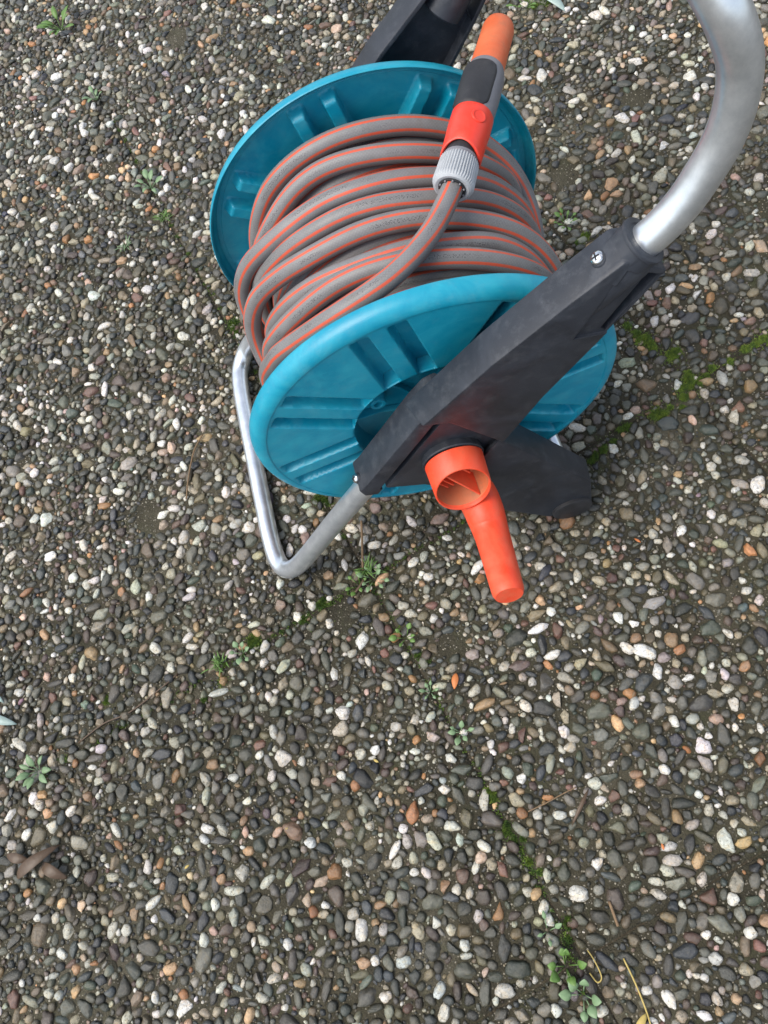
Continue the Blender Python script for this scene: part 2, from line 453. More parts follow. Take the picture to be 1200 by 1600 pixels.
# ---- pebble shape library
def ico(sub):
    bm = bmesh.new(); bmesh.ops.create_icosphere(bm, subdivisions=sub, radius=1)
    V = np.array([v.co[:] for v in bm.verts]); F = np.array([[v.index for v in f.verts] for f in bm.faces]); bm.free()
    keep = V[F].mean(1)[:, 2] > -.35
    F = F[keep]; used = np.unique(F); mp = -np.ones(len(V), int); mp[used] = np.arange(len(used))
    return V[used], mp[F]

def make_lib(sub, count, seed):
    r = np.random.default_rng(seed); V0, F = ico(sub); L = []
    for k in range(count):
        V = V0.copy()
        sty = r.random()
        ph = r.random(3) * 50
        nz = np.array([mnoise.noise(Vector(v * 1.1 + ph)) for v in V])
        V = V * (1 + .42 * nz[:, None])
        if sty < .85:
            cuts = int(r.integers(2, 7)) if sty < .45 else int(r.integers(6, 11))
            dmin = .50 if sty < .3 else .70
            for _ in range(cuts):
                nn = r.normal(size=3); nn[2] = abs(nn[2]) * .6; nn /= np.linalg.norm(nn)
                d = r.uniform(dmin, .97); s = V @ nn; ov = np.maximum(s - d, 0)
                V -= nn * (ov * .94)[:, None]
        if sub >= 2:
            n2 = np.array([mnoise.noise(Vector(v * 3.1 + ph)) for v in V])
            V = V * (1 + .13 * n2[:, None])
        # flatten the top like ground-worn aggregate
        zt = r.uniform(.6, .95); V[:, 2] = np.where(V[:, 2] > zt, zt + (V[:, 2] - zt) * .3, V[:, 2])
        m = np.abs(V[:, :2]).max(0); V[:, :2] /= m
        L.append(V)
    return L, F
LIBS = {3: make_lib(3, 40, 1), 2: make_lib(2, 40, 2), 1: make_lib(1, 16, 3)}

PAL = [  # weight, colour, pit amount
    (.20, (.046, .046, .037), .15), (.17, (.084, .082, .066), .3), (.10, (.033, .037, .040), .05), (.10, (.150, .145, .122), .5),
    (.09, (.125, .100, .062), .35), (.050, (.070, .048, .040), .1), (.035, (.056, .070, .052), .15), (.055, (.25, .24, .20), .8),
    (.075, (.52, .50, .43), 1.0), (.080, (.71, .69, .65), .8), (.035, (.38, .33, .24), .9), (.034, (.33, .215, .12), .5),
    (.015, (.30, .145, .060), .4), (.018, (.13, .066, .050), .2), (.014, (.33, .24, .19), .5), (.014, (.018, .020, .025), 0)]
PW = np.array([p[0] for p in PAL]); PW /= PW.sum()

def in_view(x, y, margin):
    d = np.stack([x - CAMP.x, y - CAMP.y, np.full_like(x, -CAMP.z)], -1)
    cx = d @ np.array(R0); cy = d @ np.array(R1); cz = d @ np.array(R2)
    px = cx / cz * 1202; py = cy / cz * 1202
    return (cz > .1) & (abs(px) < 600 + margin) & (abs(py) < 800 + margin)

# ---- packing on a 1 mm raster
RES = .001; X0, X1, Y0, Y1 = -1.12, .98, -1.0, 1.85
nx, ny = int((X1 - X0) / RES), int((Y1 - Y0) / RES)
occ = np.zeros((ny, nx), bool)
gx = X0 + (np.arange(nx) + .5) * RES; gy = Y0 + (np.arange(ny) + .5) * RES
GX, GY = np.meshgrid(gx, gy)
lu = ((GX - ORI[0]) * E1[0] + (GY - ORI[1]) * E1[1]) % SL; lv = ((GX - ORI[0]) * E2[0] + (GY - ORI[1]) * E2[1]) % SL
jn = np.array([mnoise.noise(Vector((a * 25, 0, 0))) for a in np.linspace(0, 10, 500)])
jf = np.array([mnoise.noise(Vector((t * 16, 3.3, 0))) for t in np.linspace(0, 4, 800)])      # the joint closes up in places
openj = jf[np.clip(((GX - X0 + GY - Y0) * 160).astype(int), 0, 799)] > -.38
occ |= ((np.minimum(lu, SL - lu) < .0018) | (np.minimum(lv, SL - lv) < .0018)) & openj & (GX > -.42)
# bare patches of cement where the aggregate sits deeper
bare = np.zeros_like(occ)
for _ in range(70):
    bx, by = rng.uniform(X0, X1), rng.uniform(Y0, Y1); br = rng.uniform(.006, .026); el = rng.uniform(.5, 1.6)
    ix0, ix1 = max(0, int((bx - .05 - X0) / RES)), min(nx, int((bx + .05 - X0) / RES)); iy0, iy1 = max(0, int((by - .05 - Y0) / RES)), min(ny, int((by + .05 - Y0) / RES))
    if ix1 <= ix0 or iy1 <= iy0: continue
    sub = ((GX[iy0:iy1, ix0:ix1] - bx) ** 2 / el + (GY[iy0:iy1, ix0:ix1] - by) ** 2 * el) < br * br
    bare[iy0:iy1, ix0:ix1] |= sub
occ |= bare & (rng.random(occ.shape) < .5)
def clear_line(pts_, w_):
    for (ax, ay), (bx_, by_) in zip(pts_[:-1], pts_[1:]):
        for t in np.linspace(0, 1, max(2, int(math.hypot(bx_ - ax, by_ - ay) / .002))):
            cx, cy = ax + (bx_ - ax) * t + rng.normal(0, .0012), ay + (by_ - ay) * t + rng.normal(0, .0012)
            rad_ = w_ * rng.uniform(.4, 1.0)
            i0, i1 = int((cx - rad_ - X0) / RES), int((cx + rad_ - X0) / RES) + 1; j0, j1 = int((cy - rad_ - Y0) / RES), int((cy + rad_ - Y0) / RES) + 1
            if i0 < 0 or j0 < 0: continue
            occ[j0:j1, i0:i1] |= ((GX[j0:j1, i0:i1] - cx) ** 2 + (GY[j0:j1, i0:i1] - cy) ** 2) < rad_ ** 2
for l_, w_ in (([(.279, .175), (.296, .150), (.300, .130), (.316, .112), (.326, .104)], .0045), ([(.331, .078), (.324, .060), (.303, .040), (.285, .034), (.262, .028)], .0050),
               ([(.384, .074), (.405, .078), (.425, .086), (.440, .090)], .0042), ([(.224, .026), (.206, .013), (.190, .008), (.168, -.004)], .0035),
               ([(-.083, -.347), (-.079, -.362), (-.074, -.376)], .0022), ([(-.068, -.404), (-.064, -.416), (-.059, -.428)], .0042), ([(-.060, -.438), (-.053, -.452), (-.050, -.462)], .0028),
               ([(-.340, -.106), (-.328, -.108)], .006), ([(-.232, -.082), (-.226, -.078)], .005), ([(-.040, -.500), (-.044, -.560)], .004)):
    clear_line(l_, w_)
vis = in_view(GX.ravel(), GY.ravel(), 150).reshape(GX.shape)
cand_vis = np.argwhere(vis); cand_out = np.argwhere(~vis); cand = cand_vis; ncand = len(cand)
del lu, lv

peb = []   # x, y, a, b, rot, class
def throw(N, smin, smax, tol, area_mask=None, power=2.0):
    t = rng.random(N)
    semi = smin * (smax / smin) ** (t ** power)          # semi-minor
    semi = np.sort(semi)[::-1]
    asp = 1 + np.abs(rng.normal(0, .55, N)); asp = np.minimum(asp, 3.2)
    rot = rng.random(N) * np.pi
    ci = rng.integers(0, ncand, N)
    for k in range(N):
        iy, ix = cand[ci[k]]
        b_ = semi[k]; a_ = b_ * asp[k]
        if a_ > .0155: a_ = .0155
        R = int(a_ / RES) + 2
        if iy < R or ix < R or iy >= ny - R or ix >= nx - R: continue
        if occ[iy, ix]: continue
        if b_ > .0042:
            nz_ = mnoise.noise(Vector((ix * .0085, iy * .0085, 1.7)))
            if nz_ < -.12 and (k % 5): continue
        key = R
        if key not in _yy:
            yy, xx = np.mgrid[-R:R + 1, -R:R + 1] * RES; _yy[key] = (xx, yy)
        xx, yy = _yy[key]
        c, s = math.cos(rot[k]), math.sin(rot[k])
        el = ((xx * c + yy * s) / a_) ** 2 + ((-xx * s + yy * c) / b_) ** 2 < 1
        blk = occ[iy - R:iy + R + 1, ix - R:ix + R + 1]
        if (blk & el).sum() > tol * el.sum(): continue
        blk |= el
        peb.append((X0 + (ix + .5) * RES, Y0 + (iy + .5) * RES, a_, b_, rot[k]))
_yy = {}
cand = cand_out; ncand = len(cand)
throw(6000, .0058, .0112, .10, power=1.9)
throw(110000, 0.0036, .0068, .16, power=.8)
n_out = len(peb)
cand = cand_vis; ncand = len(cand)
throw(4200, .0058, .0112, .10, power=1.9)
throw(170000, 0.0034, .0068, .17, power=1.0)
throw(170000, .0021, .0038, .20, power=1.0)
throw(60000, .0011, .0021, .30, power=1.0)
peb = np.array(peb)
print("pebbles", len(peb))
# hand-set stones the photograph shows clearly (x, y, a, b, rot, palette colour)
order = np.argsort(-(peb[:, 2] * peb[:, 3]))
peb = peb[order]
NP = len(peb)
cls = rng.choice(len(PAL), NP, p=PW)
small = peb[:, 3] < .0026
C = np.array([PAL[c][1] for c in cls]); PIT = np.array([PAL[c][2] for c in cls])
jit = np.exp(rng.normal(0, .33, NP))[:, None] * (1 + rng.normal(0, .045, (NP, 3)))
pale = C.mean(1) > .3
jit = np.where(pale[:, None], 1 - np.abs(1 - jit) * .55, jit)
C = np.clip(C * jit, .012, .74)
C[small & (rng.random(NP) < .55)] *= np.array([.45, .44, .40])
C[peb[:, 3] > .0075] *= 1.0
slab_i = np.floor(((peb[:, 0] - ORI[0]) * E1[0] + (peb[:, 1] - ORI[1]) * E1[1]) / SL).astype(int)
slab_j = np.floor(((peb[:, 0] - ORI[0]) * E2[0] + (peb[:, 1] - ORI[1]) * E2[1]) / SL).astype(int)
inv = in_view(peb[:, 0], peb[:, 1], -15)
# image size decides which 300 are objects of their own
dist = np.linalg.norm(np.stack([peb[:, 0] - CAMP.x, peb[:, 1] - CAMP.y, np.full(NP, -CAMP.z)], 1), axis=1)
hid = (peb[:, 0] > -.27) & (peb[:, 0] < .16) & (peb[:, 1] > 0.0) & (peb[:, 1] < .75)      # behind the reel
score = np.where(inv & ~hid, peb[:, 2] * peb[:, 3] / dist ** 2, 0)
single = set(np.argsort(-score)[:300].tolist())

def peb_geo(k, dz):
    x, y, a_, b_, rt = peb[k]
    lod = (3 if b_ > .0066 else (2 if b_ > .0023 else 1)) if NEARV[k] else (2 if b_ > .0060 else 1)
    lib, F = LIBS[lod]
    V = lib[(k * 7919) % len(lib)]
    h = b_ * R_H[k]
    V = V * np.array([a_, b_, h])
    tx, ty = TILT[k]
    V = V.copy(); V[:, 2] += V[:, 0] * tx + V[:, 1] * ty
    c, s = math.cos(rt), math.sin(rt)
    W = np.empty_like(V)
    W[:, 0] = V[:, 0] * c - V[:, 1] * s + x; W[:, 1] = V[:, 0] * s + V[:, 1] * c + y
    top = V[:, 2].max()
    W[:, 2] = V[:, 2] + TOP + dz + PROT[k] - top
    return W, F
NEARV = in_view(peb[:, 0], peb[:, 1], 140)
R_H = rng.uniform(.62, 1.0, NP)
TILT = rng.normal(0, .11, (NP, 2))
PROT = np.clip(peb[:, 3] * rng.uniform(.50, 1.05, NP), .0007, .0060)

def stone_mesh(name, Vs, Fs, Cs):
    V = np.concatenate(Vs); F = np.concatenate(Fs)
    me = bpy.data.meshes.new(name)
    me.vertices.add(len(V)); me.vertices.foreach_set("co", V.ravel().astype(np.float32))
    me.loops.add(F.size); me.loops.foreach_set("vertex_index", F.ravel().astype(np.int32))
    me.polygons.add(len(F)); me.polygons.foreach_set("loop_start", np.arange(0, F.size, 3, dtype=np.int32))
    at = me.attributes.new("stone", 'FLOAT_COLOR', 'POINT'); at.data.foreach_set("color", np.concatenate(Cs).ravel().astype(np.float32))
    me.update(calc_edges=True); me.validate()
    me.polygons.foreach_set("use_smooth", np.ones(len(F), bool))
    me.materials.append(M['stone']); return me

groups = {}
for k in range(NP): groups.setdefault((int(slab_i[k]), int(slab_j[k])), []).append(k)
tri = 0
for key, ks in groups.items():
    if key not in slabs: continue
    so_, dz = slabs[key]
    Vs, Fs, Cs = [], [], []; off = 0
    for k in ks:
        W, F = peb_geo(k, dz)
        col = np.empty((len(W), 4)); col[:, :3] = C[k]; col[:, 3] = PIT[k]
        if k in single:
            cen = np.array([peb[k, 0], peb[k, 1], TOP])
            me = stone_mesh("pebble", [W - cen], [F], [col])
            o = bpy.data.objects.new("pebble", me); COL.objects.link(o); o.parent = so_; o.location = cen
            tri += len(F); continue
        Vs.append(W); Fs.append(F + off); Cs.append(col); off += len(W); tri += len(F)
    if Vs:
        me = stone_mesh("small_pebbles", Vs, Fs, Cs)
        o = bpy.data.objects.new("small_pebbles", me); COL.objects.link(o); o.parent = so_; o['kind'] = 'stuff'
print("pebble tris", tri)

# ================================================================== THE REEL
ZC, RD, W = .2665, .1905, .2595
YM = W / 2
reel = empty("hose_reel", (0, YM, 0))
tag(reel, "teal and anthracite garden hose reel stand with bent steel tube frame and orange crank", "hose reel")

# ---- flange discs: one sheet folded at the rim, with pressed channels
GROUPS = [math.radians(a) for a in (98, 143, 188, 233, 278, 323, 8, 53)]
def sstep(x, a, b):
    t = np.clip((x - a) / (b - a), 0, 1); return t * t * (3 - 2 * t)
def channel_depth(r, th):
    x, z = r * np.cos(th), r * np.sin(th); d = np.zeros_like(r)
    for gth in GROUPS:
        al = x * math.cos(gth) + z * math.sin(gth); pe = -x * math.sin(gth) + z * math.cos(gth)
        for off in (-.0175, .0175):
            q = np.abs(pe - off)
            f = 1 - sstep(q, .0060, .0094)
            e = sstep(al, .060, .063) * (1 - sstep(al, .1665, .1725))
            d = np.maximum(d, f * e * .0175 * (1 - .25 * sstep(al, .08, .17)))
    return d
def disc_mesh():
    NA = 900; th = np.arange(NA) / NA * 2 * np.pi
    prof = [(.016, -.004, 0), (.030, -.004, 0), (.0305, .010, 0), (.045, .0105, 0), (.060, .0105, 0), (.0790, .0105, 0), (.0815, .0095, 0)]
    for t in np.linspace(0, 1, 6): prof.append((.082 + .005 * t, .0095 - .0205 * t, 0))
    for r in np.linspace(.0885, .1755, 50): prof.append((r, -.0120, 1))
    prof += [(.1762, -.0120, 0), (.1766, -.0127, 0), (.1785, -.0128, 0), (.1815, -.0120, 0), (.1845, -.0106, 0), (.1870, -.0086, 0), (.1888, -.0060, 0), (.1899, -.0028, 0), (.1905, .0010, 0), (.1904, .0035, 0), (.1897, .0045, 0)]
    back = []
    for (r, y, c) in reversed(prof[:-2]):
        back.append((r - (.0026 if r > .183 else 0), y + .0026, c))
    full = prof + back
    P = []
    for r, y, c in full:
        rr = np.full(NA, r); yy = np.full(NA, y)
        if c: yy = yy + channel_depth(rr, th)
        P.append(np.stack([rr * np.cos(th), yy, rr * np.sin(th)], 1))
    n = len(full); V = np.concatenate(P)
    idx = np.arange(n * NA).reshape(n, NA); nxt = np.roll(idx, -1, 0)
    q = np.stack([idx, np.roll(idx, -1, 1), np.roll(nxt, -1, 1), nxt], -1).reshape(-1, 4)
    me = bpy.data.meshes.new("flange_disc"); me.from_pydata(V.tolist(), [], q.tolist())
    bm = bmesh.new(); bm.from_mesh(me); bmesh.ops.recalc_face_normals(bm, faces=bm.faces); bm.to_mesh(me); bm.free()
    me.materials.append(M['teal']); me.polygons.foreach_set("use_smooth", [True] * len(me.polygons))
    me.set_sharp_from_angle(angle=math.radians(55))
    return me
dm = disc_mesh()
discs = []
for k, (yy, sy) in enumerate(((0, 1), (W, -1))):
    o = bpy.data.objects.new("flange_disc", dm); COL.objects.link(o); o.parent = reel
    o.location = (0, yy - YM, ZC); o.scale = (1, sy, 1); discs.append(o)
    for a in (139, 229, 319, 49):
        t = math.radians(a); rr = .068
        p = lathe("screw_post", (rr * math.cos(t), .0105, rr * math.sin(t)), (0, -1, 0), [(0, .0095), (.0125, .0085), (.014, .0078), (.014, .0045), (.006, .0042)], M['teal'], None, 24)
        p.parent = o
    for a in (98, 143, 188, 233, 278, 323, 8, 53):
        t = math.radians(a + 20); c, s = math.cos(t), math.sin(t)
        bm = bmesh.new()
        for (r, y) in ((.032, .0100), (.081, .0100), (.081, .000), (.055, .004), (.032, .002)):
            for e in (-1, 1):
                bm.verts.new((r * c - e * .0011 * s, y, r * s + e * .0011 * c))
        bm.verts.ensure_lookup_table(); v = bm.verts
        bm.faces.new([v[i] for i in (0, 2, 4, 6, 8)]); bm.faces.new([v[i] for i in (9, 7, 5, 3, 1)])
        for i in range(5): j = (i + 1) % 5; bm.faces.new((v[2 * i], v[2 * i + 1], v[2 * j + 1], v[2 * j]))
        p = bm_obj("hub_rib", bm, M['teal'], None, False); p.parent = o
lathe("drum_core", (0, .0150, ZC), (0, 1, 0), [(0, .117), (W - .030, .117)], M['teal'], reel, 64)
lathe("axle", (0, -.06, ZC), (0, 1, 0), [(0, .013), (W + .12, .013)], M['dark'], reel, 32)

# ---- bracket (near side), hollow from the inside
ARM = [(-.014, .370), (.055, .4305), (.120, .4785), (.158, .504), (.169, .5005), (.1905, .478), (.151, .423), (.095, .351), (.053, .286), (.0095, .3600)]
LOBE = [(-.0185, .3470), (-.0920, .2560), (-.1010, .2480), (-.0985, .2330), (-.0850, .2270), (.014, .3520), (.012, .3680), (-.002, .3640)]
BODY = [(.010, .362), (-.0745, .2470), (-.0740, .2340), (-.036, .2120), (-.012, .1800), (.043, .0820), (.092, .0160), (.118, .0025), (.137, .0025), (.1485, .0190), (.1465, .0930), (.1340, .1850), (.0560, .2900), (.050, .300)]
def inset(poly, d):
    n = len(poly); A = sum(poly[i][0] * poly[(i + 1) % n][1] - poly[(i + 1) % n][0] * poly[i][1] for i in range(n)); sg = 1 if A > 0 else -1
    out = []
    for i in range(n):
        p0, p1, p2 = np.array(poly[i - 1]), np.array(poly[i]), np.array(poly[(i + 1) % n])
        a = (p1 - p0) / np.linalg.norm(p1 - p0); b_ = (p2 - p1) / np.linalg.norm(p2 - p1)
        n1 = sg * np.array([-a[1], a[0]]); n2 = sg * np.array([-b_[1], b_[0]]); m_ = n1 + n2; m_ /= np.linalg.norm(m_)
        out.append(tuple(p1 + m_ * d / max(.45, m_ @ n1)))
    return out
def bracket_mesh():
    ARM2 = [(-.0245, .3608)] + ARM[1:-1] + [(.0095, .3450)]
    base = temp_obj(prism_bm(ARM, -.0730, -.0400, .0022, ARM2))
    TD = Vector((.031, -.004, .033)).normalized()
    # leg: bevelled upper edge
    legtop = [(.0545, .276), (.1450, .0905), (.1560, .0700), (.1560, .2000), (.0900, .3100)]
    bodyb = prism_bm(BODY, -.0640, -.0230, .0020)
    LEG = [(.0500, .2830), (.1460, .0935), (.1490, .0190), (.1375, .0025), (.1180, .0020), (.0920, .0165), (.0430, .0820), (.012, .150), (.020, .240)]
    LEGIN = [(.0720, .2450), (.1510, .0850), (.1490, .0190), (.1375, .0025), (.1180, .0020), (.0920, .0165), (.0430, .0820), (.012, .150), (.020, .240)]
    ops = [('UNION', prism_bm(LOBE, -.0580, -.0220, .0020)),
           ('UNION', prism_bm(BODY[:5] + [(.02, .15), (.06, .26), (.050, .300)], -.0570, -.0250, .0015)),
           ('UNION', prism_bm(LEG, -.0670, -.0330, .0018, LEGIN)),
           ('UNION', cyl_bm((.156, -.0565, .481), TD, .0185, .030, 36, .0175))]
    me = boolean(base, ops)
    b2 = bpy.data.objects.new("t2", me); COL.objects.link(b2)
    slit = [(.0090, .3570), (-.0805, .2395), (-.0765, .2330), (.0140, .3510)]
    panel = [(.1215, .4290), (.1500, .4210), (.1865, .4765), (.1600, .4960)]
    slot = [(.1440, .4290), (.1485, .4225), (.1860, .4760), (.1760, .4800)]
    hole = [(.1480, .4760), (.1520, .4790), (.1560, .4740), (.1520, .4710)]
    cuts = [('DIFFERENCE', prism_bm(slit, -.0725, -.036)),
            ('DIFFERENCE', prism_bm(panel, -.09, -.0705)),
            ('DIFFERENCE', prism_bm(slot, -.09, -.042)),
            ('DIFFERENCE', prism_bm(hole, -.09, -.060)),
            ('DIFFERENCE', prism_bm(inset(ARM, .0045), -.0530, .0)),
            ('DIFFERENCE', prism_bm(inset(LOBE, .0045), -.0350, -.0100))]
    me = boolean(b2, cuts)
    me.name = "bracket"; return me
bm_me = bracket_mesh()
bm_me.materials.clear(); bm_me.materials.append(M['dark'])
bm_me.polygons.foreach_set("use_smooth", [True] * len(bm_me.polygons)); bm_me.set_sharp_from_angle(angle=math.radians(32))
TD = Vector((.031, -.004, .033)).normalized()
def both(fn):
    """build a near part, then its mirror image across the mid plane"""
    for sy in (1, -1): fn(sy)
brs = []
def mk_bracket(sy):
    o = bpy.data.objects.new("bracket", bm_me); COL.objects.link(o); o.parent = reel
    o.location = (0, (0 if sy == 1 else W) - YM, 0); o.scale = (1, sy, 1); brs.append(o)
    def sub(name, fn):
        p = fn(); p.name = name; p.parent = o; p.location = (0, 0, 0); return p
    # collar lip where the handle tube enters
    sub("socket_lip", lambda: lathe("socket_lip", Vector((.156, -.0565, .481)) + TD * .027, TD, [(0, .0178), (.0005, .0190), (.003, .0190), (.0035, .0178), (.0035, .0140), (0, .0140)], M['dark'], None, 40, closed=True))
    sub("socket_tube", lambda: lathe("socket_tube", Vector((.156, -.0545, .477)) - TD * .052, TD, [(0, .0170), (.0020, .0195), (.068, .0200), (.078, .0180), (.078, .004), (0, .004)], M['dark'], None, 32))
    for (px, py, pz, axn) in ((.1465, -.0570, .4945, (-.57, 0, .82)), (-.0975, -.0420, .2470, (-.80, 0, .60))):
        A = Vector(axn).normalized()
        sub("screw_boss", lambda: lathe("screw_boss", Vector((px, py, pz)) - A * .006, A, [(0, .0068), (.0085, .0062), (.0095, .0055)], M['dark'], None, 24))
        def scr():
            c = Vector((px, py, pz)) + A * .0036
            s = lathe("screw", c, A, [(0, .0050), (.0012, .0053), (.0026, .0045), (.0034, .0024), (.0036, .0006)], M['screw'], None, 24, 60)
            u_ = A.orthogonal().normalized(); v_ = A.cross(u_); u_, v_ = (u_ + v_).normalized(), (v_ - u_).normalized()
            b3 = bmesh.new(); b3.from_mesh(s.data)
            for (p_, q_) in ((u_, v_), (v_, u_)):
                vs = [b3.verts.new(c + A * h_ + p_ * (.0030 * a_) + q_ * (.00055 * e_)) for h_ in (.0012, .0038) for a_ in (-1, 1) for e_ in (-1, 1)]
                for f_ in ((0, 1, 3, 2), (4, 6, 7, 5), (0, 4, 5, 1), (2, 3, 7, 6), (0, 2, 6, 4), (1, 5, 7, 3)):
                    b3.faces.new([vs[i_] for i_ in f_]).material_index = 1
            b3.to_mesh(s.data); b3.free(); s.data.materials.append(M['black'])
            return s
        s = sub("screw", scr)
    sub("hub_collar", lambda: lathe("hub_collar", (.002, -.054, ZC), (0, -1, 0), [(0, .0300), (.0100, .0318), (.0112, .0310), (.0112, .012)], M['dark'], None, 56))
    # rubber foot cap
    sub("foot_cap", lambda: lathe("foot_cap", (.1225, -.0725, .0270), (0, 1, 0), [(0, .0230), (.0015, .0255), (.038, .0265)], M['black'], None, 32))
both(mk_bracket)
# ---- steel tubes
H = [(.150, -.0550, .4740), (.155, -.0556, .4790), (.160, -.0560, .4850), (.183, -.0590, .5060), (.1995, -.0590, .5260), (.2120, -.0570, .5470), (.2210, -.0550, .5680),
     (.2255, -.0520, .5910), (.2250, -.0480, .6140), (.2185, -.0445, .6350), (.2100, -.0380, .6530), (.1960, -.0200, .6780), (.1840, .0100, .6980), (.1770, .0550, .7100)]
Hf = H + [(.1755, YM, .7130)] + [(x, W - y, z) for x, y, z in reversed(H)]
tube("handle_tube", catmull(Hf, 8), .0127, M['steel'], reel, 28)
Bn = [(-.070, -.0420, .2560), (-.104, -.0410, .2130), (-.150, -.0400, .1550), (-.200, -.0390, .0900), (-.232, -.0375, .0490), (-.250, -.0340, .0290), (-.2620, -.0270, .0180), (-.2700, -.0150, .0132),
      (-.2740, .0020, .0123), (-.2760, .0300, .0122), (-.2765, .080, .0122)]
Bf = Bn + [(-.2765, YM, .0122)] + [(x, W - y + .034 * min(1, max(0, (-x - .15) / .10)), z) for x, y, z in reversed(Bn)]
tube("base_tube", catmull(Bf, 8), .0122, M['steel'], reel, 28)
Cn = [(.1240, -.0380, .0500), (.1240, -.0200, .0610), (.1215, .0050, .0760), (.1180, .0350, .0860)]
tube("cross_tube", catmull(Cn + [(.1170, YM, .0900)] + [(x, W - y, z) for x, y, z in reversed(Cn)], 8), .0100, M['steel'], reel, 24)

# ---- crank
crank = empty("crank", (.002, -.07 - YM, ZC)); crank.parent = reel
def addc(o):
    for v in o.data.vertices:
        if not o.name.startswith("crank_grip"):
            t = min(1.0, max(0.0, (-.066 - v.co.y) / .031)); v.co.y += (v.co.z - ZC) * .36 * t
    o.parent = crank; o.location = (-.002, .07, -ZC); return o
CA = Vector((.02, -1, -.02)).normalized()
c0 = Vector((.002, -.066, ZC))
addc(lathe("crank_hub", c0, CA, [(.0060, .0270), (0, .0270), (0, .0300), (.0015, .0300), (.031, .0285), (.0322, .0278), (.0322, .0266), (.0300, .0262)], M['orange'], None, 64, closed=True))
addc(lathe("hub_bowl", c0, CA, [(.0302, .0263), (.0080, .0252), (.0075, .0010), (.0060, .0010), (.0060, .0262), (.0302, .0265)], M['orange_dirty'], None, 64, closed=True))
# fins inside the hub
for (off, y0, y1, hh) in ((0.0, .006, .0270, .0245), (-.0105, .006, .020, .012), (-.018, .006, .018, .010), (.0125, .006, .021, .012)):
    dirf = Vector((.55, 0, -.83)); nrm = Vector((.83, 0, .55))
    bm = bmesh.new(); cc = c0 + nrm * off
    half = math.sqrt(max(0, .0256 ** 2 - off ** 2)) * (1 if off == 0 else .92)
    st = -half; en = half if off == 0 else -half * .1 + .004
    pts = []
    for t in (st, en):
        for s_ in (y0, y1):
            for e in (-1, 1):
                pts.append(bm.verts.new(cc + dirf * t + CA * s_ + nrm * (.0008 * e)))
    bmesh.ops.convex_hull(bm, input=pts)
    addc(bm_obj("fin", bm, M['orange'], None, False))
gp = catmull([(.0120, -.0760, .2195), (.0130, -.0850, .2185), (.0145, -.0960, .2165), (.0155, -.1080, .2165), (.0158, -.1220, .2125), (.0157, -.1380, .2140), (.0152, -.1580, .2185), (.0145, -.1800, .2235), (.0138, -.2040, .2295)], 6)
gr = np.interp(np.linspace(0, 1, len(gp)), [0, .12, .25, .42, .6, .95, .985, 1], [.0180, .0208, .0212, .0202, .0180, .0162, .0158, .0140])
gme, *_ = tube_mesh("crank_grip", gp, gr, 32)
go = link_mesh("crank_grip", gme, M['orange'], None); gme.set_sharp_from_angle(angle=math.radians(45)); addc(go)

# ================================================================== THE HOSE
hose_root = empty("garden_hose", (0, YM, ZC))
tag(hose_root, "grey garden hose with orange stripes wound on the teal reel, spray nozzle on its end", "hose")
# control points: turn number, angle (deg, 0 = top, + towards +x), y, radius
turns = [
 # inner layer is generated; these are the loose outer turns, far flange to near flange
 [(-180, .226, .150), (-120, .232, .146), (-75, .236, .1410), (-50, .236, .1450), (-34, .234, .150), (-18, .232, .151), (-4, .230, .151), (11, .227, .151), (37, .225, .151), (60, .226, .153), (74, .216, .159), (86, .195, .163), (100, .170, .164), (140, .165, .155)],
 [(-180, .175, .150), (-110, .190, .147), (-75, .200, .1460), (-40, .194, .150), (-29, .200, .151), (-16, .203, .151), (-2, .198, .151), (12, .192, .151), (28, .188, .151), (53, .190, .151), (74, .200, .151), (100, .195, .150), (140, .180, .150)],
 [(-180, .160, .152), (-120, .162, .163), (-96, .172, .1675), (-78, .182, .1680), (-64, .177, .1670), (-50, .168, .1645), (-38, .161, .1600), (-27, .161, .156), (-15, .162, .153), (1, .158, .152), (13, .157, .151), (25, .155, .151), (47, .160, .152), (57, .160, .152), (72, .160, .153), (100, .160, .153), (140, .160, .150)],
 [(-180, .158, .150), (-110, .172, .149), (-77, .176, .1490), (-52, .158, .150), (-40, .150, .150), (-20, .140, .151), (-5, .137, .151), (10, .132, .151), (21, .129, .151), (45, .134, .151), (75, .138, .152), (100, .135, .152), (140, .130, .150)],
 [(-180, .105, .150), (-125, .100, .158), (-98, .115, .1640), (-78, .138, .1650), (-56, .133, .1625), (-47, .126, .160), (-39, .121, .158), (-31, .116, .156), (-22, .113, .153), (-7, .112, .151), (8, .109, .151), (30, .103, .152), (48, .098, .156), (63, .093, .158), (78, .084, .1590), (95, .078, .158), (130, .088, .152)],
 [(-180, .100, .148), (-110, .118, .146), (-77, .124, .1450), (-58, .110, .145), (-43, .099, .146), (-23, .085, .149), (-6, .076, .150), (5, .075, .150), (24, .075, .150), (41, .080, .149), (56, .080, .148), (75, .076, .147), (110, .078, .148), (145, .080, .150)],
 [(-180, .088, .150), (-110, .102, .152), (-76, .099, .1520), (-51, .079, .152), (-33, .071, .152), (-18, .070, .152), (-5, .067, .152), (16, .058, .153), (27, .055, .153), (43, .053, .153), (62, .056, .152), (90, .060, .150), (140, .068, .150)],
 [(-180, .075, .152), (-120, .076, .156), (-78, .074, .1600), (-60, .058, .160), (-46, .0450, .1600)],
]
ctrl = []
nin = 13
for k in range(nin * 8 + 1):                      # inner layer, tight, near to far
    ctrl.append((-180 + 45 * k, .016 + (.245 - .016) * k / (nin * 8) + .0018 * math.sin(k * 1.7), .1290 + .0012 * math.sin(k * .9) + (.0075 if 3 < k < 8 else 0)))
base = nin * 360
